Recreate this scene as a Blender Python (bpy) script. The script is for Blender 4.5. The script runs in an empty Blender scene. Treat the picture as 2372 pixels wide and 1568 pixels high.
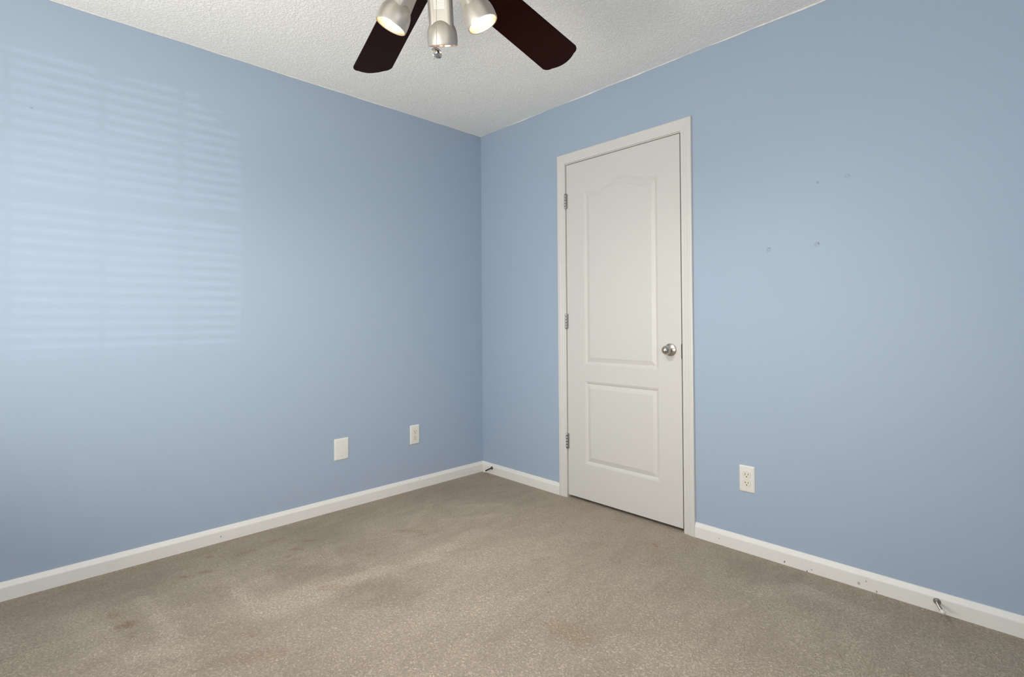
import bpy, bmesh, math, random
import numpy as np
from mathutils import Vector, Matrix
random.seed(4)
C = bpy.context.scene.collection
S = bpy.context.scene
PI = math.pi

# ------------------------------------------------------------------ camera
cam_d = bpy.data.cameras.new('camera')
cam = bpy.data.objects.new('camera', cam_d); C.objects.link(cam)
Rr = Vector((0.69478341, 0.71918517, -0.00697883))
Uu = Vector((0.0117809, -0.00167807, 0.99992919))
Ff = Vector((-0.71912253, 0.69481644, 0.00963855))
m = Matrix((Rr, Uu, -Ff)).transposed().to_4x4()
m.translation = (2.88511, -2.48262, 1.08720)
cam.matrix_world = m
cam_d.sensor_fit = 'HORIZONTAL'; cam_d.sensor_width = 36
cam_d.lens = 1204.6365 / 2372 * 36
cam_d.shift_y = -(784 - 732.068) / 2372
cam_d.clip_start = 0.02
S.camera = cam

# ------------------------------------------------------------------ colour management, world, daylight
S.view_settings.view_transform = 'Standard'; S.view_settings.look = 'None'
S.view_settings.gamma = 1; S.view_settings.use_curve_mapping = False
S.view_settings.exposure = 0.05
S.cycles.max_bounces = 10; S.cycles.diffuse_bounces = 6
w = bpy.data.worlds.new('sky'); S.world = w; w.use_nodes = True
w.node_tree.nodes['Background'].inputs[0].default_value = (0.75, 0.87, 1, 1)
w.node_tree.nodes['Background'].inputs[1].default_value = 0.6

W, D, H = 3.32, 3.20, 2.44           # room: x 0..W, y 0..-D, ceiling H
WIN_B = (0.85, 2.45, 0.55, 2.02)     # window in the wall behind the camera: x0, x1, z0, z1
WIN_S = (-2.75, -1.55, 0.62, 2.02)   # window in the other near wall: y0, y1, z0, z1

def area(name, loc, rot, sx, sy, watts, col):
    l = bpy.data.lights.new(name, 'AREA'); l.shape = 'RECTANGLE'; l.size = sx; l.size_y = sy
    l.energy = watts; l.color = col
    o = bpy.data.objects.new(name, l); C.objects.link(o); o.location = loc; o.rotation_euler = rot
    return o
SKY, UPFILL = (0.97, 0.985, 1.0), (1.0, 0.945, 0.85)
area('daylight_back_window', ((WIN_B[0] + WIN_B[1]) / 2, -D - 0.07, (WIN_B[2] + WIN_B[3]) / 2), (PI / 2, 0, 0),
     WIN_B[1] - WIN_B[0] - .08, WIN_B[3] - WIN_B[2] - .08, 6.5, SKY)
area('daylight_side_window', (W + 0.13, (WIN_S[0] + WIN_S[1]) / 2, (WIN_S[2] + WIN_S[3]) / 2), (PI / 2, 0, PI / 2),
     WIN_S[1] - WIN_S[0] - .08, WIN_S[3] - WIN_S[2] - .08, 7.5, SKY)
# invented uplights outside both windows, added to brighten the ceiling
area('ceiling_fill_back_window', (1.65, -D - .12, .84), (PI / 2 + math.radians(54), 0, 0), 1.5, .7, 54, UPFILL)
area('ceiling_fill_side_window', (W + .15, -2.15, .95), (PI / 2 + math.radians(45), 0, PI / 2), 1.1, .7, 7, UPFILL)

# weak sunlight thrown back from outside, striped by the blinds of the side window
sn = bpy.data.lights.new('reflected_sun', 'SUN'); sn.energy = .24; sn.angle = math.radians(.35); sn.color = (.95, .98, 1.0)
so = bpy.data.objects.new('reflected_sun', sn); C.objects.link(so); so.location = (W + 2, -2.1, 1.2)
so.rotation_euler = Vector((-1, -.012, .085)).to_track_quat('-Z', 'Y').to_euler()

# ------------------------------------------------------------------ node helpers
class NT:
    def __init__(s, name):
        s.m = bpy.data.materials.new(name); s.m.use_nodes = True
        s.t = s.m.node_tree; s.t.nodes.clear()
        s.out = s.t.nodes.new('ShaderNodeOutputMaterial')
        s.b = s.t.nodes.new('ShaderNodeBsdfPrincipled')
        s.t.links.new(s.b.outputs[0], s.out.inputs[0])
    def n(s, typ, **kw):
        x = s.t.nodes.new(typ)
        for k, v in kw.items(): setattr(x, k, v)
        return x
    def put(s, sock, v):
        if hasattr(v, 'is_linked') or hasattr(v, 'links'): s.t.links.new(v, sock)
        else: sock.default_value = v
    def math(s, op, a, b=0.0, c=0.0, clamp=False):
        x = s.n('ShaderNodeMath', operation=op, use_clamp=clamp)
        s.put(x.inputs[0], a); s.put(x.inputs[1], b); s.put(x.inputs[2], c)
        return x.outputs[0]
    def vmath(s, op, a, b=(0, 0, 0), scale=None):
        x = s.n('ShaderNodeVectorMath', operation=op)
        s.put(x.inputs[0], a); s.put(x.inputs[1], b)
        if scale is not None: s.put(x.inputs['Scale'], scale)
        return x.outputs['Value'] if op in ('LENGTH', 'DOT_PRODUCT', 'DISTANCE') else x.outputs[0]
    def pos(s):
        return s.n('ShaderNodeNewGeometry').outputs['Position']
    def noise(s, vec, scale, detail=2, rough=.5, dist=0.0, color=False):
        x = s.n('ShaderNodeTexNoise')
        s.put(x.inputs['Vector'], vec); x.inputs['Scale'].default_value = scale
        x.inputs['Detail'].default_value = detail; x.inputs['Roughness'].default_value = rough
        x.inputs['Distortion'].default_value = dist
        return x.outputs['Color' if color else 'Fac']
    def ramp(s, v, lo, hi, a=0.0, b=1.0, smooth=True):
        x = s.n('ShaderNodeMapRange'); x.interpolation_type = 'SMOOTHSTEP' if smooth else 'LINEAR'
        s.put(x.inputs[0], v)
        for i, q in enumerate((lo, hi, a, b)): x.inputs[i + 1].default_value = q
        return x.outputs[0]
    def mix(s, fac, a, b):
        x = s.n('ShaderNodeMix', data_type='RGBA')
        s.put(x.inputs[0], fac); s.put(x.inputs[6], a); s.put(x.inputs[7], b)
        return x.outputs[2]
    def bump(s, h, strength, dist=0.01, prev=None):
        x = s.n('ShaderNodeBump'); x.inputs['Strength'].default_value = strength; x.inputs['Distance'].default_value = dist
        s.put(x.inputs['Height'], h)
        if prev is not None: s.put(x.inputs['Normal'], prev)
        return x.outputs[0]
    def seg(s, p, a, b, w0, w1):
        """soft mask around the segment a-b lying in 3D: 1 inside w0, 0 outside w1"""
        a = Vector(a); b = Vector(b); ba = b - a; L2 = max(ba.length_squared, 1e-8)
        pa = s.vmath('SUBTRACT', p, tuple(a))
        h = s.math('DIVIDE', s.vmath('DOT_PRODUCT', pa, tuple(ba)), L2, clamp=True)
        q = s.vmath('SCALE', tuple(ba), scale=h)
        d = s.vmath('DISTANCE', pa, q)
        return s.ramp(d, w0, w1, 1.0, 0.0)

def c4(r, g, b): return (r, g, b, 1.0)
def simple(name, col, rough=.5, metal=0.0, spec=.5, coat=0.0, bump=None):
    t = NT(name); b = t.b
    b.inputs['Base Color'].default_value = c4(*col); b.inputs['Roughness'].default_value = rough
    b.inputs['Metallic'].default_value = metal; b.inputs['Specular IOR Level'].default_value = spec
    b.inputs['Coat Weight'].default_value = coat
    if bump:
        t.put(b.inputs['Normal'], t.bump(t.noise(t.pos(), bump[0], 2), bump[1], bump[2]))
    return t.m

# ------------------------------------------------------------------ materials
def wall_material():
    t = NT('blue_wall_paint'); p = t.pos()
    col = t.mix(t.noise(p, 1.3, 2), c4(0.370, 0.455, 0.575), c4(0.388, 0.467, 0.575))
    # small filled nail holes on the right wall, a nail hole on the left one
    h = None; dark = t.seg(p, (0, -2.4195, 1.9726), (0, -2.4175, 1.9726), .0012, .004)
    pd = t.vmath('ADD', p, t.vmath('SCALE', t.vmath('SUBTRACT', t.noise(p, 60, 1, color=True), (.5, .5, .5)), scale=.006))
    for x, z, r in ((2.3096, 1.676, .012), (2.1995, 1.672, .006), (2.1949, 1.406, .012), (1.998, 1.4045, .011)):
        d = t.vmath('DISTANCE', pd, (x, 0, z))
        g = t.math('SUBTRACT', t.ramp(d, r * .55, r, 1, 0), t.ramp(d, r * .2, r * .6, 1, 0))
        h = g if h is None else t.math('ADD', h, g)
    dark = t.math('ADD', dark, t.seg(p, (2.2005, 0, 1.411), (2.203, 0, 1.408), .0012, .0045))
    dark = t.math('ADD', dark, t.seg(p, (2.0005, 0, 1.412), (2.003, 0, 1.412), .0005, .0035))
    t.put(t.b.inputs['Base Color'], t.mix(t.math('MULTIPLY', dark, .6, clamp=True), col, c4(.16, .20, .28)))
    n1 = t.bump(t.noise(p, 140, 2), .10, .0015)
    n2 = t.bump(h, .7, .0026, n1)
    t.put(t.b.inputs['Normal'], n2)
    t.b.inputs['Roughness'].default_value = .48; t.b.inputs['Specular IOR Level'].default_value = .35
    return t.m

def ceiling_material():
    t = NT('textured_ceiling_paint'); p = t.pos()
    a = t.noise(p, 95, 3, .55, .6)
    b = t.noise(p, 34, 2)
    hh = t.math('ADD', t.ramp(a, .38, .66), t.math('MULTIPLY', b, .5))
    t.put(t.b.inputs['Normal'], t.bump(hh, .55, .0045))
    t.put(t.b.inputs['Base Color'], t.mix(t.ramp(a, .35, .65), c4(.89, .87, .83), c4(.96, .94, .90)))
    t.b.inputs['Roughness'].default_value = .9; t.b.inputs['Specular IOR Level'].default_value = .1
    return t.m

STREAKS = [  # pile laid lighter: a, b, half width inner, outer, amount
    ((.812, -1.70), (.81, -1.52), .03, .16, .55), ((.77, -1.79), (.83, -1.64), .05, .13, .45),
    ((.816, -1.56), (.82, -1.30), .015, .07, .55), ((.83, -1.42), (.886, -1.07), .012, .055, .55),
    ((.87, -1.09), (.83, -.74), .02, .09, .35), ((.43, -1.823), (.70, -1.80), .008, .045, .45),
    ((.372, -2.102), (.745, -2.07), .008, .045, .60), ((.367, -2.299), (.68, -2.245), .02, .075, .50),
    ((.77, -2.18), (.85, -2.06), .02, .09, .50), ((.42, -1.36), (.65, -1.42), .006, .04, .35),
    ((.325, -.70), (.50, -.95), .006, .04, .35), ((.60, -.40), (.42, -.62), .005, .035, .35),
    ((.72, -.50), (.55, -.80), .006, .035, .35), ((2.06, -.33), (2.18, -.18), .02, .07, .40),
    ((2.18, -.18), (2.42, -.22), .02, .07, .40), ((1.2, -1.45), (1.35, -1.1), .06, .25, .25),
    ((1.0, -1.0), (1.25, -.6), .05, .22, .22), ((.56, -1.72), (.66, -1.88), .02, .08, .35)]
SHADES = [  # pile laid darker / walked, plus darker bands along walls and corner
    ((.25, -1.35), (.55, -1.28), .05, .20, .40), ((.55, -1.62), (.72, -1.44), .03, .11, .50),
    ((.66, -2.19), (.50, -2.23), .03, .12, .25), ((.62, -1.90), (.48, -1.95), .03, .10, .35),
    ((.95, -1.48), (1.05, -1.36), .05, .14, .45), ((1.93, -.15), (2.35, -.10), .03, .12, .18),
    ((.20, -.45), (.55, -.20), .06, .25, .40), ((.15, -2.35), (.15, -1.2), .06, .30, .45),
    ((2.45, -.33), (2.62, -.20), .02, .09, .18), ((.10, -.9), (.12, -.1), .05, .2, .30),
    ((1.25, -1.90), (.95, -1.9), .05, .18, .25), ((2.3, -.75), (1.95, -.55), .08, .25, .10),
    ((.90, -1.00), (.93, -.92), .004, .02, .45), ((.925, -1.03), (.965, -.87), .003, .018, .4)]
STAINS = [  # brown spots: centre a, b, inner, outer, amount
    ((.545, -2.187), (.56, -2.17), .006, .035, .65), ((.43, -2.205), (.455, -2.195), .005, .03, .35),
    ((.629, -2.175), (.632, -2.171), .001, .006, 1.0), ((.66, -2.18), (.67, -2.17), .001, .008, .5),
    ((.150, -1.818), (.163, -1.80), .001, .009, .85), ((.19, -1.77), (.20, -1.765), .001, .012, .5),
    ((.30, -1.875), (.31, -1.85), .004, .025, .55), ((.285, -1.94), (.30, -1.925), .002, .014, .6),
    ((.300, -1.425), (.308, -1.408), .002, .014, .6), ((.318, -1.395), (.322, -1.39), .001, .007, .9),
    ((.36, -1.50), (.372, -1.48), .004, .026, .55), ((.371, -1.478), (.376, -1.472), .001, .008, .6),
    ((.398, -1.563), (.408, -1.547), .001, .008, .8), ((.22, -1.71), (.225, -1.64), .004, .025, .35),
    ((.175, -1.56), (.18, -1.49), .004, .03, .40), ((.52, -1.02), (.60, -.95), .006, .035, .40),
    ((.63, -1.01), (.66, -.95), .002, .012, .5), ((.80, -1.56), (.85, -1.50), .006, .04, .30),
    ((1.473, -.928), (1.474, -.926), .001, .006, 1.0), ((1.56, -.87), (1.565, -.865), .001, .008, .5),
    ((1.24, -.77), (1.275, -.70), .004, .02, .30), ((1.66, -1.08), (1.75, -1.07), .02, .07, .28),
    ((.92, -1.885), (.95, -1.87), .003, .02, .35), ((1.05, -1.95), (1.1, -1.85), .01, .06, .25),
    ((2.35, -.58), (2.40, -.55), .003, .018, .4), ((2.55, -.52), (2.58, -.50), .002, .014, .4),
    ((1.25, -2.0), (1.4, -1.95), .02, .09, .2), ((.45, -1.58), (.47, -1.52), .001, .008, .4)]

def carpet_material():
    t = NT('beige_carpet_pile'); p = t.pos()
    def attr(n):
        x = t.n('ShaderNodeAttribute'); x.attribute_name = n; return x.outputs['Fac']
    lay = t.math('MULTIPLY', t.math('SUBTRACT', t.noise(p, 2.4, 5, .62), .5), .75)
    st = t.vmath('MULTIPLY', p, (3.0, 1.0, 1))
    lay = t.math('ADD', lay, t.math('MULTIPLY', t.math('SUBTRACT', t.noise(st, 4.6, 6, .66, .4), .5), 1.05))
    lay = t.math('ADD', lay, attr('pile_tone'))
    fac = t.ramp(lay, -.5, .5, 0, 1, False)
    col = t.mix(fac, c4(.390, .320, .245), c4(.630, .530, .418))
    # individual tufts
    tuft = t.noise(p, 135, 3, .6, .9)
    tf = t.ramp(tuft, .32, .64)
    col = t.mix(t.math('MULTIPLY', t.math('SUBTRACT', 1.0, tf), .55), col, c4(.235, .19, .142))
    stain = t.math('MULTIPLY', attr('stain'), t.ramp(t.noise(p, 90, 3, .6), .36, .60, .12, 1.0))
    col = t.mix(t.math('MULTIPLY', stain, .95, clamp=True), col, c4(.27, .135, .042))
    red = t.seg(p, (1.528, -.230, 0), (1.560, -.245, 0), .003, .011)
    col = t.mix(t.math('MULTIPLY', red, .55), col, c4(.42, .16, .08))
    t.put(t.b.inputs['Base Color'], col)
    hb = t.math('ADD', tf, t.math('MULTIPLY', t.noise(p, 60, 2), .8))
    t.put(t.b.inputs['Normal'], t.bump(hb, .7, .007))
    t.b.inputs['Roughness'].default_value = 1.0; t.b.inputs['Specular IOR Level'].default_value = .05
    t.b.inputs['Sheen Weight'].default_value = .12; t.b.inputs['Sheen Roughness'].default_value = .5
    return t.m

def baseboard_material():
    t = NT('white_baseboard_paint'); p = t.pos()
    spots = [((2.055, -.013, .012), .0012, .004, .95), ((2.145, -.013, .001), .001, .004, .8), ((2.163, -.013, .013), .001, .004, .5),
             ((2.335, -.013, .017), .002, .008, .45), ((2.36, -.013, .033), .001, .003, .6), ((2.395, -.013, .005), .001, .004, .7),
             ((1.76, -.013, .028), .001, .003, .6), ((.013, -1.727, .026), .001, .003, .9), ((.008, -.55, .058), .001, .004, .5)]
    msk = None
    for a, w0, w1, k in spots:
        g = t.math('MULTIPLY', t.seg(p, a, (a[0], a[1], a[2] + .003), w0, w1), k)
        msk = g if msk is None else t.math('MAXIMUM', msk, g)
    col = t.mix(t.math('MULTIPLY', t.ramp(t.noise(p, 25, 3), .55, .8), .25), c4(.82, .80, .755), c4(.73, .695, .64))
    t.put(t.b.inputs['Base Color'], t.mix(msk, col, c4(.07, .055, .045)))
    t.put(t.b.inputs['Normal'], t.bump(t.noise(p, 40, 2), .08, .002))
    t.b.inputs['Roughness'].default_value = .38
    return t.m

def blade_material():
    t = NT('dark_mahogany'); tc = t.n('ShaderNodeTexCoord').outputs['Object']
    g = t.noise(t.vmath('MULTIPLY', tc, (2.5, 55, 10)), 3.0, 3)
    t.put(t.b.inputs['Base Color'], t.mix(g, c4(.009, .0016, .0010), c4(.022, .0042, .0022)))
    t.b.inputs['Roughness'].default_value = .25; t.b.inputs['Specular IOR Level'].default_value = .06
    return t.m

def nickel_material():
    t = NT('brushed_nickel'); tc = t.n('ShaderNodeTexCoord').outputs['Object']
    g = t.noise(t.vmath('MULTIPLY', tc, (40, 40, 300)), 4.0, 2)
    t.b.inputs['Base Color'].default_value = c4(.56, .52, .465); t.b.inputs['Metallic'].default_value = .75
    t.put(t.b.inputs['Roughness'], t.ramp(g, 0, 1, .42, .54, False))
    return t.m

def glow(name, col, k):
    t = NT(name)
    t.b.inputs['Base Color'].default_value = c4(.9, .88, .8)
    t.b.inputs['Emission Color'].default_value = c4(*col); t.b.inputs['Emission Strength'].default_value = k
    return t.m

M = dict(
    wall=wall_material(), ceiling=ceiling_material(), carpet=carpet_material(), base=baseboard_material(),
    trim=simple('white_trim_paint', (.68, .665, .63), .36, bump=(30, .05, .002)),
    door=simple('white_door_paint', (.655, .64, .605), .42, bump=(220, .06, .0008)),
    plate=simple('white_plastic', (.78, .765, .715), .30), ivory=simple('ivory_plastic', (.80, .755, .64), .35),
    dark=simple('dark_slot', (.03, .022, .015), .6), screw=simple('painted_screw', (.78, .76, .70), .35),
    nickel=nickel_material(), satin=simple('satin_nickel', (.52, .485, .435), .27, 1.0), hinge=simple('satin_steel', (.40, .40, .385), .34, 1.0),
    chrome=simple('chrome', (.55, .53, .50), .06, 1.0), darkmetal=simple('dark_steel', (.14, .12, .10), .25, 1.0),
    bronze=simple('tarnished_nickel', (.42, .36, .30), .30, 1.0), rubber=simple('white_rubber', (.80, .79, .74), .5),
    blade=blade_material(), bulb=glow('frosted_bulb_glass', (1.0, .92, .76), 6.0), inner=simple('warm_reflector', (.62, .47, .30), .45, .3),
    copper=simple('copper_rim', (.62, .42, .32), .25, 1.0), scrap=simple('white_paper', (.85, .84, .82), .7),
    backing=simple('dark_box_paint', (.25, .24, .22), .9), glass=simple('window_vinyl', (.85, .85, .84), .4))

# ------------------------------------------------------------------ mesh helpers
def link(name, me, mat, parent=None, smooth=None):
    o = bpy.data.objects.new(name, me); C.objects.link(o)
    for mm in (mat if isinstance(mat, (list, tuple)) else [mat]): me.materials.append(mm)
    if smooth is not None:
        for p in me.polygons: p.use_smooth = True
        me.set_sharp_from_angle(angle=math.radians(smooth))
    if parent is not None: o.parent = parent
    return o
def bm_obj(name, bm, mat, parent=None, smooth=None, fix=True):
    if fix: bmesh.ops.recalc_face_normals(bm, faces=bm.faces)
    me = bpy.data.meshes.new(name); bm.to_mesh(me); bm.free()
    return link(name, me, mat, parent, smooth)
def empty(name, loc, rot=(0, 0, 0), parent=None):
    o = bpy.data.objects.new(name, None); C.objects.link(o); o.location = loc; o.rotation_euler = rot
    o.empty_display_size = .05
    if parent is not None: o.parent = parent
    return o
def tag(o, label=None, cat=None, group=None, kind=None):
    for k, v in (('label', label), ('category', cat), ('group', group), ('kind', kind)):
        if v: o[k] = v
    return o
def box(bm, x0, x1, y0, y1, z0, z1):
    v = [bm.verts.new((x, y, z)) for x in (x0, x1) for y in (y0, y1) for z in (z0, z1)]
    for f in ((0, 1, 3, 2), (4, 6, 7, 5), (0, 4, 5, 1), (2, 3, 7, 6), (0, 2, 6, 4), (1, 5, 7, 3)):
        bm.faces.new([v[i] for i in f])
def lathe(bm, prof, seg=32, mat=Matrix.Identity(4), close=False):
    """prof: (radius, height) along local z"""
    rings = []
    for r, h in prof:
        if r < 1e-6: rings.append([bm.verts.new(mat @ Vector((0, 0, h)))])
        else: rings.append([bm.verts.new(mat @ Vector((r * math.cos(2 * PI * i / seg), r * math.sin(2 * PI * i / seg), h))) for i in range(seg)])
    pairs = list(zip(rings[:-1], rings[1:]))
    if close: pairs.append((rings[-1], rings[0]))
    for a, b in pairs:
        for i in range(seg):
            j = (i + 1) % seg
            if len(a) == 1 and len(b) == 1: break
            if len(a) == 1: bm.faces.new((a[0], b[i], b[j]))
            elif len(b) == 1: bm.faces.new((a[i], a[j], b[0]))
            else: bm.faces.new((a[i], a[j], b[j], b[i]))
def axis_matrix(origin, z, xhint=(0, 0, 1)):
    z = Vector(z).normalized(); x = Vector(xhint); x = (x - z * x.dot(z))
    if x.length < 1e-4: x = Vector((1, 0, 0)) - z * z.x
    x.normalize(); y = z.cross(x)
    mm = Matrix((x, y, z)).transposed().to_4x4(); mm.translation = origin
    return mm
def sweep_profile(bm, prof, ends):
    """prof: list of (u, t); ends: function (u, t, k) -> point for the k-th section"""
    secs = [[bm.verts.new(ends(u, t, k)) for u, t in prof] for k in range(2)]
    n = len(prof)
    for i in range(n):
        j = (i + 1) % n
        bm.faces.new((secs[0][i], secs[0][j], secs[1][j], secs[1][i]))
    bm.faces.new(secs[0]); bm.faces.new(secs[1])
def tube(bm, pts, r, seg=10, cap=True):
    rings = []; n = len(pts); pts = [Vector(p) for p in pts]; x = None
    for i, p in enumerate(pts):
        d = (pts[min(i + 1, n - 1)] - pts[max(i - 1, 0)]).normalized()
        if x is None: x = Vector((1, 0, 0)) if abs(d.x) < .8 else Vector((0, 1, 0))
        x = (x - d * x.dot(d)).normalized(); y = d.cross(x)
        rr = r[i] if isinstance(r, (list, tuple)) else r
        rings.append([bm.verts.new(p + (x * math.cos(2 * PI * k / seg) + y * math.sin(2 * PI * k / seg)) * rr) for k in range(seg)])
    for a, b in zip(rings[:-1], rings[1:]):
        for k in range(seg): bm.faces.new((a[k], a[(k + 1) % seg], b[(k + 1) % seg], b[k]))
    if cap: bm.faces.new(rings[0]); bm.faces.new(rings[-1])

# ------------------------------------------------------------------ the room shell
T = .12
def wall_with_hole(name, place, u0, u1, hole, label):
    """place(u, z, depth): depth 0 is the room face, T the outer face"""
    bm = bmesh.new(); hu0, hu1, hz0, hz1 = hole
    us = [u0, hu0, hu1, u1]; zs = [0, hz0, hz1, H]
    if hz0 <= 0: zs = [0, hz1, H]
    V = {}
    def v(u, z, d):
        k = (round(u, 5), round(z, 5), d)
        if k not in V: V[k] = bm.verts.new(place(u, z, d))
        return V[k]
    for d in (0, T):
        for i in range(3):
            for j in range(len(zs) - 1):
                if us[i] == hu0 and zs[j + 1] == hz1: continue
                bm.faces.new([v(us[i], zs[j], d), v(us[i + 1], zs[j], d), v(us[i + 1], zs[j + 1], d), v(us[i], zs[j + 1], d)])
    rim = [(hu0, max(hz0, 0)), (hu0, hz1), (hu1, hz1), (hu1, max(hz0, 0))]
    for a, b in zip(rim, rim[1:] + rim[:1]):
        if hz0 <= 0 and a[1] == 0 and b[1] == 0: continue
        bm.faces.new([v(*a, 0), v(*b, 0), v(*b, T), v(*a, T)])
    o = bm_obj(name, bm, M['wall']); tag(o, label, 'wall', kind='structure'); return o

def make_floor():
    """the carpet as a fine grid; wear (pile laid by vacuum and feet), darker wall bands and stains are stored per point"""
    x0, x1, y0, y1, st = -T, W + T, -D - T, .9, .006
    nx = int((x1 - x0) / st); ny = int((y1 - y0) / st)
    X, Y = np.meshgrid(np.linspace(x0, x1, nx), np.linspace(y0, y1, ny))
    rng = np.random.default_rng(7)
    def vnoise(cell):
        gx, gy = (X - x0) / cell, (Y - y0) / cell
        g = rng.uniform(-1, 1, (int(gy.max()) + 3, int(gx.max()) + 3))
        ix, iy = gx.astype(int), gy.astype(int); fx, fy = gx - ix, gy - iy
        fx = fx * fx * (3 - 2 * fx); fy = fy * fy * (3 - 2 * fy)
        return (g[iy, ix] * (1 - fx) + g[iy, ix + 1] * fx) * (1 - fy) + (g[iy + 1, ix] * (1 - fx) + g[iy + 1, ix + 1] * fx) * fy
    def warp(a, b): return sum(k * vnoise(c) for c, k in ((a, b), (a / 2, b / 2), (a / 4, b / 4)))
    WX, WY = X + warp(.08, .011), Y + warp(.08, .011)
    SX, SY = X + warp(.022, .009), Y + warp(.022, .009)
    def seg(px, py, a, b, w0, w1):
        bx, by = b[0] - a[0], b[1] - a[1]
        h = np.clip(((px - a[0]) * bx + (py - a[1]) * by) / max(bx * bx + by * by, 1e-9), 0, 1)
        d = np.hypot(px - a[0] - bx * h, py - a[1] - by * h)
        t = np.clip((w1 - d) / (w1 - w0), 0, 1); return t * t * (3 - 2 * t)
    lay = np.zeros_like(X); stain = np.zeros_like(X)
    for a, b, w0, w1, k in STREAKS: lay += seg(WX, WY, a, b, w0, w1) * k * .58
    for a, b, w0, w1, k in SHADES: lay -= seg(WX, WY, a, b, w0, w1) * k * .5
    for a, b, w0, w1, k in STAINS: stain = np.maximum(stain, seg(SX, SY, a, b, w0, max(w1, .011)) * k)
    co = np.stack([X, Y, np.zeros_like(X)], -1).reshape(-1, 3)
    idx = np.arange(nx * ny).reshape(ny, nx)
    q = np.stack([idx[:-1, :-1], idx[:-1, 1:], idx[1:, 1:], idx[1:, :-1]], -1).reshape(-1, 4)
    n0 = len(co)
    base = [(x0, y0, -.1), (x1, y0, -.1), (x1, y1, -.1), (x0, y1, -.1)]
    me = bpy.data.meshes.new('floor')
    me.from_pydata(np.concatenate([co, np.array(base)]).tolist(), [], q.tolist() + [[n0 + 3, n0 + 2, n0 + 1, n0]])
    for nm, v in (('pile_tone', lay), ('stain', stain)):
        at = me.attributes.new(nm, 'FLOAT', 'POINT')
        at.data.foreach_set('value', np.concatenate([v.reshape(-1), np.zeros(4)]).astype(np.float32))
    return link('floor', me, M['carpet'])
o = make_floor()
tag(o, 'worn beige carpeted floor with brown stains', 'floor', kind='structure')
bm = bmesh.new(); box(bm, -T, 0, -D, 0, 0, H); o = bm_obj('wall_left', bm, M['wall'])
tag(o, 'blue painted wall on the left with two cover plates', 'wall', kind='structure')
DOOR_HOLE = (.795, 1.586, 0, 2.066)
wall_with_hole('wall_right', lambda u, z, d: (u, d, z), 0, W, DOOR_HOLE, 'blue painted wall on the right around the white door')
wall_with_hole('wall_back', lambda u, z, d: (u, -D - d, z), 0, W, WIN_B, 'blue painted wall behind the viewer')
wall_with_hole('wall_near', lambda u, z, d: (W + d, u, z), -D, 0, WIN_S, 'blue painted wall beside the viewer')
# ceiling slab, its texture lapping a few millimetres down the walls in an uneven line
bm = bmesh.new(); box(bm, -T, W + T, -D - T, T, H, H + .1)
def lap(fn, n, amp):
    up, dn = [], []; x = 0.0
    for i in range(n + 1):
        x = .6 * x + random.uniform(-1, 1) * amp
        up.append(bm.verts.new(fn(i / n, H))); dn.append(bm.verts.new(fn(i / n, H - .003 - max(-.002, x))))
    for i in range(n): bm.faces.new((up[i], up[i + 1], dn[i + 1], dn[i]))
lap(lambda s, z: (s * W, -.0012, z), 60, .0028)
lap(lambda s, z: (.0012, -s * D, z), 60, .0009)
o = bm_obj('ceiling', bm, M['ceiling']); tag(o, 'off white textured ceiling', 'ceiling', kind='structure')
# unseen box added behind the closed door to block light leaking through its gaps
bm = bmesh.new(); box(bm, .5, 1.9, .80, .86, 0, 2.3); box(bm, .44, .5, T, .86, 0, 2.3); box(bm, 1.9, 1.96, T, .86, 0, 2.3); box(bm, .44, 1.96, T, .86, 2.3, 2.36)
o = bm_obj('wall_light_stop', bm, M['backing']); tag(o, 'added unseen dark box behind the closed door, keeping light out', 'wall', kind='structure')

def window(name, place, hole, label):
    r = empty(name, place(hole[0], hole[2], 0)); tag(r, label, 'window', kind='structure')
    inv = r.matrix_world
    loc = Vector(r.location)
    bm = bmesh.new(); u0, u1, z0, z1 = hole
    def bx(a0, a1, c0, c1, d0, d1):
        p = [Vector(place(u, z, d)) - loc for u in (a0, a1) for d in (d0, d1) for z in (c0, c1)]
        v = [bm.verts.new(q) for q in p]
        for f in ((0, 1, 3, 2), (4, 6, 7, 5), (0, 4, 5, 1), (2, 3, 7, 6), (0, 2, 6, 4), (1, 5, 7, 3)): bm.faces.new([v[i] for i in f])
    for a in ((u0, u0 + .04, z0, z1), (u1 - .04, u1, z0, z1), (u0 + .04, u1 - .04, z0, z0 + .04), (u0 + .04, u1 - .04, z1 - .04, z1)): bx(*a, .03, .10)
    zm = (z0 + z1) / 2; bx(u0 + .04, u1 - .04, zm - .02, zm + .02, .035, .06)
    bm_obj('window_frame', bm, M['glass'], r)
    if name == 'window_2':
        bm = bmesh.new(); z = z0 + .05
        while z < z1 - .06:
            v = [bm.verts.new(Vector(place(u, zz, d)) - loc) for u in (u0 + .045, u1 - .045) for d, zz in ((.062, z), (.062, z + .003), (.100, z + .025), (.100, z + .022))]
            for f in ((0, 1, 2, 3), (4, 5, 6, 7), (0, 1, 5, 4), (1, 2, 6, 5), (2, 3, 7, 6), (3, 0, 4, 7)): bm.faces.new([v[i] for i in f])
            z += .048
        bx(u0 + .045, u1 - .045, z1 - .09, z1 - .04, .060, .102)
        for q in (.25, .5, .75): bx(u0 + (u1 - u0) * q - .012, u0 + (u1 - u0) * q + .012, z0 + .04, z1 - .05, .1005, .1015)
        bm_obj('window_blind', bm, M['glass'], r)
    bm = bmesh.new(); bx(u0 - .03, u1 + .03, z0 - .03, z0, -.03, .03); bm_obj('window_sill', bm, M['trim'], r)
window('window_1', lambda u, z, d: (u, -D - d, z), WIN_B, 'window in the wall behind the viewer')
window('window_2', lambda u, z, d: (W + d, u, z), WIN_S, 'window in the wall beside the viewer')

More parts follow.
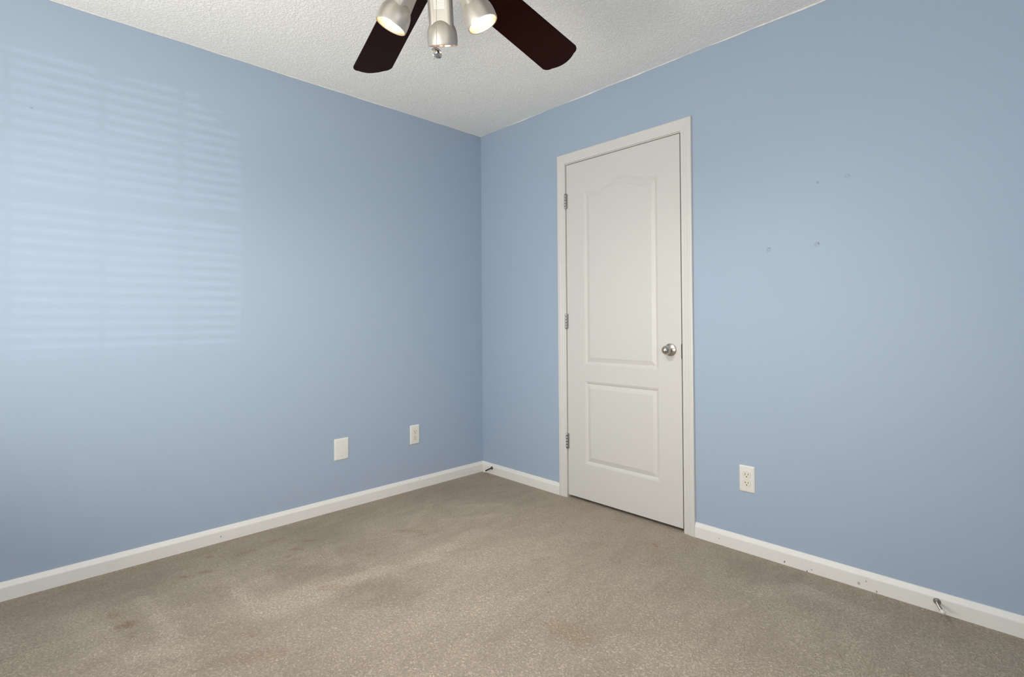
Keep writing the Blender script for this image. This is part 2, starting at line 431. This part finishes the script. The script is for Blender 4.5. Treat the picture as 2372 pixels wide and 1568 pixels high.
# ------------------------------------------------------------------ baseboards
BASE = [(0, 0), (.050, 0), (.0535, .0006), (.0605, .004), (.0675, .0072), (.0715, .009)]   # height, inset from the face
BTH = .0135
prof = [(-.004, 0)] + [(-.004, BTH)] + [(h, BTH - i) for h, i in BASE[1:]] + [(.0725, 0)]
def baseboard(name, ends, label):
    bm = bmesh.new(); sweep_profile(bm, prof, ends); o = bm_obj(name, bm, M['base']); tag(o, label, 'baseboard', kind='structure')
baseboard('baseboard_left', lambda u, t, k: (t, (-t if k == 0 else -D), u), 'white baseboard along the left wall')
baseboard('baseboard_right', lambda u, t, k: ((t if k == 0 else .7435), -t, u), 'short white baseboard between the corner and the door')
baseboard('baseboard_right', lambda u, t, k: ((1.6365 if k == 0 else W), -t, u), 'white scuffed baseboard right of the door')

# ------------------------------------------------------------------ door casing and jamb
CI0, CI1, CZ = .8035, 1.577, 2.0575
CAS = [(0, 0), (0, .0095), (.003, .0110), (.017, .0110), (.020, .0125), (.031, .0128), (.036, .0148), (.053, .0160), (.0575, .0152), (.0595, .012), (.0595, 0)]
tr = empty('trim_1', (.743, 0, 0)); tag(tr, 'white moulded casing around the closed door', 'door casing', kind='structure')
def casing(name, fn):
    bm = bmesh.new(); sweep_profile(bm, CAS, lambda u, t, k: Vector(fn(u, t, k)) - tr.location); bm_obj(name, bm, M['trim'], tr)
casing('casing_leg', lambda u, t, k: (CI0 - u, -t, -.004 if k == 0 else CZ + u))
casing('casing_leg', lambda u, t, k: (CI1 + u, -t, -.004 if k == 0 else CZ + u))
casing('casing_head', lambda u, t, k: (CI0 - u if k == 0 else CI1 + u, -t, CZ + u))
bm = bmesh.new()
def jb(*a): box(bm, a[0] - .743, a[1] - .743, a[2], a[3], a[4], a[5])
jb(.7955, CI0, .0, T, -.004, 2.065); jb(1.572, 1.5855, .0, T, -.004, 2.065); jb(CI0, 1.572, .0, T, CZ - .0040, 2.065)
jb(CI0, CI0 + .011, .041, .075, 0, CZ); jb(1.561, 1.572, .041, .075, 0, CZ); jb(CI0 + .011, 1.561, .041, .075, CZ - .011, CZ)
bm_obj('jamb', bm, M['trim'], tr)

# ------------------------------------------------------------------ the door
DX0, DX1, DZ0, DZ1, DY = .8072, 1.5662, .0175, 2.0492, .0018
dr = empty('door_1', (DX0, DY, 0)); tag(dr, 'white two panel door with arched top panel, closed', 'door', kind='structure')
bm = bmesh.new()
def dv(x, z, y=0.0): return bm.verts.new((x - DX0, y, z))
def panel_loop(x0, x1, z0, z1, arch, off, depth):
    x0 += off; x1 -= off; z0 += off; z1 -= off
    pts = [(x0, z0), (x1, z0)]
    n = 40 if arch else 1
    for i in range(n + 1):
        s = i / n; x = x1 + (x0 - x1) * s
        e = .07; q = min(max((s - e) / (1 - 2 * e), 0), 1)
        pts.append((x, z1 + arch * (.5 - .5 * math.cos(2 * PI * q)) ** .92))
    return [dv(x, z, depth) for x, z in pts]
PANELS = [(.939, 1.4338, .8245, 1.8600, .047), (.939, 1.4338, .2290, .7235, 0.0)]
PROFILE = [(0, 0), (.0025, .0022), (.0065, .0030), (.0145, .0085), (.0170, .0092), (.0400, .0022), (.0412, .0010)]
outer = [dv(DX0, DZ0), dv(DX1, DZ0), dv(DX1, DZ1), dv(DX0, DZ1)]
edges = []
def loop_edges(vs): return [bm.edges.new((vs[i], vs[(i + 1) % len(vs)])) for i in range(len(vs))]
edges += loop_edges(outer)
for P in PANELS:
    loops = [panel_loop(*P, off, dep) for off, dep in PROFILE]
    edges += loop_edges(loops[0])
    for a, b in zip(loops[:-1], loops[1:]):
        for i in range(len(a)):
            j = (i + 1) % len(a); bm.faces.new((a[i], a[j], b[j], b[i]))
    bm.faces.new(loops[-1])
bmesh.ops.triangle_fill(bm, use_beauty=True, use_dissolve=False, edges=edges)
back = [dv(v.co.x + DX0, v.co.z, .035) for v in outer]
for i in range(4):
    j = (i + 1) % 4; bm.faces.new((outer[i], outer[j], back[j], back[i]))
bm.faces.new(back)
bm_obj('door_slab', bm, M['door'], dr, smooth=12)
# knob with its rose
K = Vector((1.5047 - DX0, 0, .9315))
bm = bmesh.new(); mk = axis_matrix(K, (0, -1, 0))
lathe(bm, [(0, .0005), (.0125, .0005), (.0125, .026), (.0165, .033), (.0230, .0385), (.0245, .0420), (.0247, .0450), (.0240, .0480), (.0220, .0535), (.0185, .0600), (.0138, .0655), (.0082, .0692), (.0030, .0708), (0, .0711)], 40, mk)
kb = bm_obj('door_knob', bm, M['satin'], dr, smooth=50); kb['label'] = 'satin nickel door knob'
bm = bmesh.new()
lathe(bm, [(0, .0), (.0330, .0), (.0334, .0025), (.0318, .0050), (.0290, .0062), (.0200, .0100), (.0150, .0122), (.0128, .0125), (0, .0125)], 40, mk)
bm_obj('rose', bm, M['satin'], kb, smooth=50)
bm = bmesh.new(); box(bm, DX1 - DX0 - .001, DX1 - DX0 + .0055, -.001, .028, .888, .962); o = bm_obj('latch_plate', bm, M['darkmetal'], dr)
# hinges
def hinge(z0, z1):
    x = .8045 - DX0; y = -.0085; L = z1 - z0
    bm = bmesh.new()
    for k in range(5):
        a = z0 + L * k / 5 + .0006; b = z0 + L * (k + 1) / 5 - .0006
        lathe(bm, [(0, a), (.0068, a), (.0072, a + .0006), (.0072, b - .0006), (.0068, b), (0, b)], 16, Matrix.Translation((x, y, 0)))
    o = bm_obj('hinge', bm, M['hinge'], dr, smooth=40); o['label'] = 'satin steel butt hinge'
    bm = bmesh.new()
    lathe(bm, [(0, z0 - .003), (.0040, z0 - .003), (.0052, z0), (.0030, z0 + .001), (.0030, z1 - .001), (.0052, z1), (.0040, z1 + .003), (0, z1 + .003)], 16, Matrix.Translation((x, y, 0)))
    bm_obj('hinge_pin', bm, M['hinge'], o, smooth=40)
    bm = bmesh.new(); box(bm, x - .004, x + .012, -.0072, -.0012, z0, z1); bm_obj('hinge_leaf', bm, M['hinge'], o)
for z0, z1 in ((1.7815, 1.8715), (1.0395, 1.1290), (.3025, .3925)): hinge(z0, z1)

# ------------------------------------------------------------------ cover plates
def rrect(w, h, r, n=6):
    pts = []
    for cx, cy, a in ((w / 2 - r, h / 2 - r, 0), (-w / 2 + r, h / 2 - r, 90), (-w / 2 + r, -h / 2 + r, 180), (w / 2 - r, -h / 2 + r, 270)):
        for i in range(n + 1):
            t = math.radians(a + 90 * i / n); pts.append((cx + r * math.cos(t), cy + r * math.sin(t)))
    return pts
def stack(bm, layers, cap0=True):
    """layers: (list of (x, y), z)"""
    rings = [[bm.verts.new((x, y, z)) for x, y in pts] for pts, z in layers]
    for a, b in zip(rings[:-1], rings[1:]):
        n = len(a)
        for i in range(n): bm.faces.new((a[i], a[(i + 1) % n], b[(i + 1) % n], b[i]))
    bm.faces.new(rings[-1])
    if cap0: bm.faces.new(rings[0])
def plate_mesh(w, h):
    bm = bmesh.new()
    stack(bm, [(rrect(w, h, .005), 0), (rrect(w, h, .005), .0016), (rrect(w - .003, h - .003, .0045), .0036), (rrect(w - .010, h - .010, .003), .0058), (rrect(w - .014, h - .014, .002), .0062)])
    return bm
def face_shape(inset=0.0, n=28):
    pts = []
    R, hh = .0172 - inset, .0142 - inset
    for i in range(n):
        a = 2 * PI * i / n; pts.append((R * math.cos(a), max(-hh, min(hh, R * math.sin(a)))))
    return pts
def screw(parent, x, y, z, r=.0033, slot=True):
    bm = bmesh.new(); lathe(bm, [(0, z - .001), (r, z - .001), (r, z + .0004), (r * .7, z + .0012), (0, z + .0014)], 16, Matrix.Translation((x, y, 0)))
    o = bm_obj('screw', bm, M['screw'], parent, smooth=40)
    if slot:
        bm = bmesh.new(); box(bm, x - .0004, x + .0004, y - r * .8, y + r * .8, z + .0010, z + .0016); bm_obj('screw_slot', bm, M['dark'], o)
def outlet(loc, rot, label):
    r = empty('outlet', loc, rot); tag(r, label, 'outlet', 'duplex wall outlets')
    bm_obj('cover_plate', plate_mesh(.0715, .1235), M['plate'], r, smooth=35)
    for s in (1, -1):
        bm = bmesh.new()
        cy = s * .0192
        sh = lambda k: [(x, y + cy) for x, y in face_shape(k)]
        stack(bm, [(sh(0), .0055), (sh(0), .0072), (sh(.0008), .0078)])
        o = bm_obj('receptacle', bm, M['ivory'], r, smooth=30); o['label'] = 'ivory receptacle face'
        bm = bmesh.new()
        box(bm, -.0077, -.0053, cy - .0012, cy + .0082, .0076, .0082); box(bm, .0053, .0075, cy - .0004, cy + .0076, .0076, .0082)
        lathe(bm, [(0, .0076), (.0026, .0076), (.0026, .0082), (0, .0082)], 16, Matrix.Translation((0, cy - .0075, 0)))
        so = bm_obj('slot', bm, M['dark'], o); so['label'] = 'dark slots and ground hole'
        bm = bmesh.new(); ring = face_shape(-.0010); ins = face_shape(0)
        a = [bm.verts.new((x, y + cy, .00635)) for x, y in ring]; b = [bm.verts.new((x, y + cy, .00635)) for x, y in ins]
        a2 = [bm.verts.new((x, y + cy, .0059)) for x, y in ring]; b2 = [bm.verts.new((x, y + cy, .0059)) for x, y in ins]
        n = len(a)
        for i in range(n):
            j = (i + 1) % n
            bm.faces.new((a[i], a[j], b[j], b[i])); bm.faces.new((a2[i], a2[j], a[j], a[i])); bm.faces.new((b[i], b[j], b2[j], b2[i])); bm.faces.new((a2[i], b2[i], b2[j], a2[j]))
        bm_obj('receptacle_gap', bm, simple_gap, o)
    screw(r, 0, 0, .0062, .0028, False)
    return r
simple_gap = simple('shadow_gap_plastic', (.50, .48, .42), .6)
RX, RL = (PI / 2, 0, 0), (PI / 2, 0, PI / 2)
outlet((1.8916, -.0002, .3418), RX, 'white duplex outlet low on the right wall, right of the door')
outlet((.0002, -.5845, .3540), RL, 'small white duplex outlet on the left wall, near the room corner')
bl = empty('blank_wall_plate', (.0002, -1.0885, .3478), RL); tag(bl, 'blank white cover plate with two screws low on the left wall', 'wall plate')
bm_obj('cover_plate', plate_mesh(.0885, .1255), M['plate'], bl, smooth=35)
screw(bl, 0, .0415, .0062, .0030); screw(bl, 0, -.0405, .0062, .0030)

# ------------------------------------------------------------------ doorstops
def doorstop(loc, dx, dz, L, mats, label, base_r):
    r = empty('doorstop', loc); tag(r, label, 'doorstop', 'door stops on the baseboards')
    bm = bmesh.new(); mk = axis_matrix((0, 0, 0), (0, -1, 0))
    lathe(bm, [(0, 0), (base_r, 0), (base_r, .0015), (base_r * .82, .0042), (base_r * .45, .0085), (.0055, .0105), (0, .011)], 28, mk)
    bm_obj('mounting_base', bm, mats[0], r, smooth=50)
    pts = []
    for i in range(9):
        s = i / 8; q = s ** 1.25
        pts.append((dx * q, -.006 - (L - .006) * s, dz * q))
    bm = bmesh.new()
    n = 30 * 6; hel = []
    core = lambda s: Vector((dx * s ** 1.25, -.006 - (L - .006) * s, dz * s ** 1.25))
    tube(bm, pts[:-1] + [core(.93)], [.0040] * 9, 10)
    for k in range(26):                        # coils of the spring
        s = .10 + .80 * k / 25; c = core(s); d = (core(s + .02) - core(s - .02)).normalized()
        mm = axis_matrix(c, d)
        lathe(bm, [(.0038, -.0010), (.0050, 0), (.0038, .0010)], 12, mm)
    bm_obj('spring_post', bm, mats[1], r, smooth=60)
    bm = bmesh.new(); c = core(.86); d = (core(1) - core(.8)).normalized()
    lathe(bm, [(0, 0), (.0058, 0), (.0066, .002), (.0068, .009), (.0060, .0125), (.0035, .0145), (0, .015)], 18, axis_matrix(c, d))
    bm_obj('rubber_tip', bm, mats[2], r, smooth=50)
doorstop((2.5817, -.0137, .0400), .0245, -.006, .066, (M['bronze'], M['bronze'], M['rubber']), 'nickel doorstop on the baseboard far right of the door', .0118)
doorstop((.1139, -.0137, .0440), -.004, -.012, .072, (M['darkmetal'], M['darkmetal'], M['rubber']), 'small dark spring doorstop by the room corner, left of the door', .0112)

# a scrap of white paint or paper caught on the carpet edge
bm = bmesh.new(); bmesh.ops.create_icosphere(bm, subdivisions=1, radius=.007)
for v in bm.verts: v.co = Vector((v.co.x * .5, v.co.y * 1.2, v.co.z * .9)) * random.uniform(.75, 1.15)
o = bm_obj('paper_scrap', bm, M['scrap']); o.location = (.0195, -.622, .006)
tag(o, 'tiny white scrap lying against the left baseboard', 'scrap')

# ------------------------------------------------------------------ ceiling fan
HUB = Vector((1.657, -1.602, 2.159))
fan = empty('ceiling_fan', (HUB.x, HUB.y, H)); tag(fan, 'ceiling fan with dark mahogany blades and nickel spotlights', 'ceiling fan')
off = Vector((HUB.x, HUB.y, H))
def fz(z): return z - H
bm = bmesh.new()
lathe(bm, [(0, fz(2.44)), (.072, fz(2.44)), (.072, fz(2.425)), (.060, fz(2.400)), (.030, fz(2.385)), (0, fz(2.385))], 36)
bm_obj('canopy', bm, M['nickel'], fan, smooth=40)
bm = bmesh.new(); lathe(bm, [(0, fz(2.39)), (.013, fz(2.39)), (.013, fz(2.29)), (0, fz(2.29))], 20); bm_obj('downrod', bm, M['nickel'], fan, smooth=40)
bm = bmesh.new()
lathe(bm, [(0, fz(2.31)), (.05, fz(2.31)), (.095, fz(2.295)), (.115, fz(2.265)), (.118, fz(2.225)), (.108, fz(2.195)), (.085, fz(2.180)), (.085, fz(2.150)), (0, fz(2.150))], 40)
bm_obj('motor_housing', bm, M['nickel'], fan, smooth=40)
bm = bmesh.new()
lathe(bm, [(0, fz(2.152)), (.066, fz(2.152)), (.072, fz(2.135)), (.072, fz(2.108)), (.060, fz(2.090)), (.028, fz(2.080)), (0, fz(2.078))], 40)
bm_obj('light_kit_body', bm, M['nickel'], fan, smooth=40)

BR, BPHI, BPIT, BDROP = .656, math.radians(94.9), math.radians(-13.5), .123
def blade(k):
    a = BPHI + k * 2 * PI / 5
    u = Vector((math.cos(a), math.sin(a), -BDROP)); v = Vector((-math.sin(a) * math.cos(BPIT), math.cos(a) * math.cos(BPIT), math.sin(BPIT)))
    n = u.cross(v).normalized()
    hw = lambda r: (.134 + .025 * (r / BR - .3) / .7) / 2
    r0 = .165; out = []
    rc = .026; re = BR - .020
    # one side, the rounded end, the other side
    for i in range(13): r = r0 + (re - rc - r0) * i / 12; out.append((r, hw(r)))
    w1 = hw(re)
    for i in range(1, 9):
        t = PI / 2 * i / 9; out.append((re - rc + rc * math.sin(t) + .004 * (i / 9), w1 - rc + rc * math.cos(t)))
    ws = w1 - rc
    for i in range(0, 17):
        y = ws - 2 * ws * i / 16; out.append((BR - (BR - re - .004) * (abs(y) / ws) ** 2, y))
    half = len(out)
    for i in range(8, 0, -1):
        t = PI / 2 * i / 9; out.append((re - rc + rc * math.sin(t) + .004 * (i / 9), -(w1 - rc + rc * math.cos(t))))
    for i in range(12, -1, -1): r = r0 + (re - rc - r0) * i / 12; out.append((r, -hw(r)))
    bm = bmesh.new(); th = .0055
    fn = lambda r, y, z: HUB - off + u * r + v * y + n * z
    e = .0016
    rings = []
    cen = (.42, 0)
    for inset, z in ((e, -th / 2), (0, -th / 2 + e), (0, th / 2 - e), (e, th / 2)):
        ring = []
        for r, y in out:
            dr_, dy_ = r - cen[0], y; L = math.hypot(dr_, dy_)
            ring.append(bm.verts.new(fn(r - dr_ / L * inset, y - dy_ / L * inset, z)))
        rings.append(ring)
    for p, q in zip(rings[:-1], rings[1:]):
        for i in range(len(p)): bm.faces.new((p[i], p[(i + 1) % len(p)], q[(i + 1) % len(p)], q[i]))
    bm.faces.new(rings[0]); bm.faces.new(rings[-1])
    b = bm_obj('blade', bm, M['blade'], fan, smooth=30); b['label'] = 'dark mahogany fan blade'
    # blade iron above the blade
    bm = bmesh.new()
    p0 = [fn(.07, s * .016, .020) for s in (1, -1)]; p1 = [fn(.15, s * .018, .010) for s in (1, -1)]; p2 = [fn(.25, s * .040, .0029) for s in (1, -1)]
    lo = [bm.verts.new(q) for q in (p0[0], p1[0], p2[0], p2[1], p1[1], p0[1])]
    hi = [bm.verts.new(q.co + n * .005) for q in lo]
    for s in ((0, 1, 4, 5), (1, 2, 3, 4)):
        bm.faces.new([lo[i] for i in s]); bm.faces.new([hi[i] for i in s])
    for i in range(6): bm.faces.new((lo[i], lo[(i + 1) % 6], hi[(i + 1) % 6], hi[i]))
    bm_obj('blade_iron', bm, M['nickel'], b)
for k in range(5): blade(k)

HZ, HRHO, HTILT, HRC = 1.9565, .1385, math.radians(24.5), .0465
def spot_head(az, HZ=HZ, HRHO=HRHO, HTILT=HTILT):
    a = math.radians(az); d = Vector((math.cos(a), math.sin(a), 0))
    rim = Vector((1.660, -1.599, HZ)) + d * HRHO - off
    down = d * math.sin(HTILT) - Vector((0, 0, math.cos(HTILT)))
    mm = axis_matrix(rim, -down, d)            # local z runs up the axis, local x points outward from the hub
    R = HRC
    # cup: outside dome, rounded lip, inside bowl
    bm = bmesh.new()
    prof = [(R * .0, .0800), (R * .22, .0788), (R * .42, .0752), (R * .60, .0695), (R * .76, .0618), (R * .88, .0530), (R * .96, .0430), (R * 1.0, .0320), (R * 1.015, .0210), (R * 1.01, .0110), (R * 1.0, .0040), (R * .985, .0010), (R * .965, 0), (R * .935, .0008),
            (R * .930, .003), (R * .925, .014), (R * .885, .026), (R * .77, .0375), (R * .62, .0435), (R * .0, .048)]
    lathe(bm, prof, 48, mm)
    hd = bm_obj('spotlight_head', bm, M['nickel'], fan, smooth=50); hd['label'] = 'brushed nickel spotlight head'
    # copper tinted inner lip
    bm = bmesh.new(); lathe(bm, [(R * .955, .0004), (R * .925, .0012), (R * .915, .0060), (R * .935, .0050)], 48, mm, close=True)
    bm_obj('lip_ring', bm, M['copper'], hd, smooth=50)
    bm = bmesh.new(); lathe(bm, [(R * .912, .006), (R * .905, .014), (R * .86, .026), (R * .74, .036), (R * .60, .042), (R * .30, .0445), (R * .32, .0455), (R * .61, .043), (R * .755, .037), (R * .875, .0265), (R * .918, .014), (R * .918, .006)], 48, mm)
    ir = bm_obj('reflector_bowl', bm, M['inner'], hd, smooth=50); ir['label'] = 'warm tinted inside of the spotlight'
    # body: rounded box rising out of the dome, its vent in the face towards the hub
    bm = bmesh.new(); bw, bd, cx = .0365, .0290, 0.0
    sec = rrect(2 * bd, 2 * bw, .014, 5)       # local x = radial, local y = tangential
    zs = [(.030, 1.0), (.128, 1.0), (.168, .96), (.190, .86), (.198, .70)]
    ring_prev = None
    for z, k in zs:
        ring = [bm.verts.new(mm @ Vector((cx + x * k, y * k, z))) for x, y in sec]
        if ring_prev:
            for i in range(len(ring)):
                j = (i + 1) % len(ring)
                x0 = sec[i][0]; x1 = sec[j][0]
                # leave the flat inner face open in the middle stretch; the vent panel fills it
                if abs(x0 + bd) < 1e-4 and abs(x1 + bd) < 1e-4 and ring_prev_z == .030: continue
                bm.faces.new((ring_prev[i], ring_prev[j], ring[j], ring[i]))
        ring_prev = ring; ring_prev_z = z
    bm.faces.new(ring_prev)
    # vent panel with real openings: 9 columns, 6 rows
    ymax = bw - .014; nx, ny = 9, 6; pw, ph = .0036, .0040; ap = .56
    gx0 = -nx * pw / 2 + .0; gz0 = .0985
    ys = [-ymax] + [v for i in range(nx) for v in (gx0 + pw * (i + .5 - ap / 2), gx0 + pw * (i + .5 + ap / 2))] + [ymax]
    zz = [.030] + [v for j in range(ny) for v in (gz0 + ph * (j + .5 - ap / 2), gz0 + ph * (j + .5 + ap / 2))] + [.128]
    G = [[bm.verts.new(mm @ Vector((cx - bd, y, z))) for z in zz] for y in ys]
    for i in range(len(ys) - 1):
        for j in range(len(zz) - 1):
            if i % 2 == 1 and j % 2 == 1: continue
            bm.faces.new((G[i][j], G[i + 1][j], G[i + 1][j + 1], G[i][j + 1]))
    bm_obj('socket_body', bm, M['nickel'], hd, smooth=40)
    # reflector bulb: face disc near the opening, neck reaching up behind the vent
    bm = bmesh.new()
    lathe(bm, [(0, .0125), (R * .40, .0128), (R * .60, .0142), (R * .70, .0170), (R * .69, .0230), (R * .60, .0330)], 40, mm)
    bo = bm_obj('bulb', bm, M['bulb'], hd, smooth=50); bo['label'] = 'lit reflector bulb'
    bm = bmesh.new(); lathe(bm, [(.018, .084), (.0205, .090), (.0205, .128), (.012, .138), (0, .140)], 24, mm @ Matrix.Translation((cx * .5, 0, 0)))
    bm_obj('bulb_neck', bm, M['neck'], hd, smooth=50)
    # the bulb's own light
    l = bpy.data.lights.new('bulb_light', 'SPOT'); l.energy = LAMP_W; l.color = (1.0, .955, .88); l.spot_size = math.radians(146); l.spot_blend = .85; l.shadow_soft_size = .03
    lo = bpy.data.objects.new('bulb_light', l); C.objects.link(lo)
    lo.matrix_world = Matrix.Translation(off) @ mm @ Matrix.Translation((0, 0, .010)); lo.parent = None
    # stem to the light kit
    bm = bmesh.new(); q = mm @ Vector((cx, 0, .185)); c = Vector((0, 0, fz(2.118)))
    q2 = Vector((d.x * .05, d.y * .05, fz(2.118)))
    tube(bm, [q2, (q + q2) / 2 + Vector((0, 0, .004)), q], .011, 12); bm_obj('swivel_arm', bm, M['nickel'], hd, smooth=50)
LAMP_W = 38
M['neck'] = glow('bulb_neck_glass', (1.0, .90, .70), 1.35)
for az in (134.4, 134.4 + 80, 134.4 - 80): spot_head(az)
spot_head(314.4, 2.030, .225, math.radians(62))      # the fourth head is swivelled up, out of the picture

# pull chain with its chrome medallion
ch = Vector((1.6893, -1.6160, 0)) - off
bm = bmesh.new(); z = 1.862
while z < 2.084:
    bmesh.ops.create_icosphere(bm, subdivisions=1, radius=.0013, matrix=Matrix.Translation((ch.x, ch.y, fz(z)))); z += .0031
tube(bm, [(ch.x, ch.y, fz(1.860)), (ch.x, ch.y, fz(2.086))], .00045, 6)
pc = bm_obj('pull_chain', bm, M['chrome'], fan, smooth=60)
bm = bmesh.new(); mc = axis_matrix(Vector((ch.x, ch.y, fz(1.8455))), (1.0, -.135, .12))
lathe(bm, [(0, -.0050), (.0080, -.0046), (.0130, -.0026), (.0158, .0002), (.0165, .0016), (.0158, .0028), (.0145, .0024), (.0125, .0032), (.0070, .0046), (.0066, .0056), (.0052, .0080), (0, .0090)], 36, mc)
md = bm_obj('chain_medallion', bm, M['chrome'], pc, smooth=35); md['label'] = 'small chrome disc on the end of the chain'
bm = bmesh.new(); p0 = mc @ Vector((0.0, 0, -.0046)) + Vector((0, 0, -.007)); tube(bm, [p0, p0 + Vector((-.004, -.003, -.006))], [.0012, .0009], 8)
bmesh.ops.create_icosphere(bm, subdivisions=2, radius=.0019, matrix=Matrix.Translation(p0 + Vector((-.0045, -.0034, -.0068))))
bm_obj('chain_end', bm, M['chrome'], md, smooth=60)
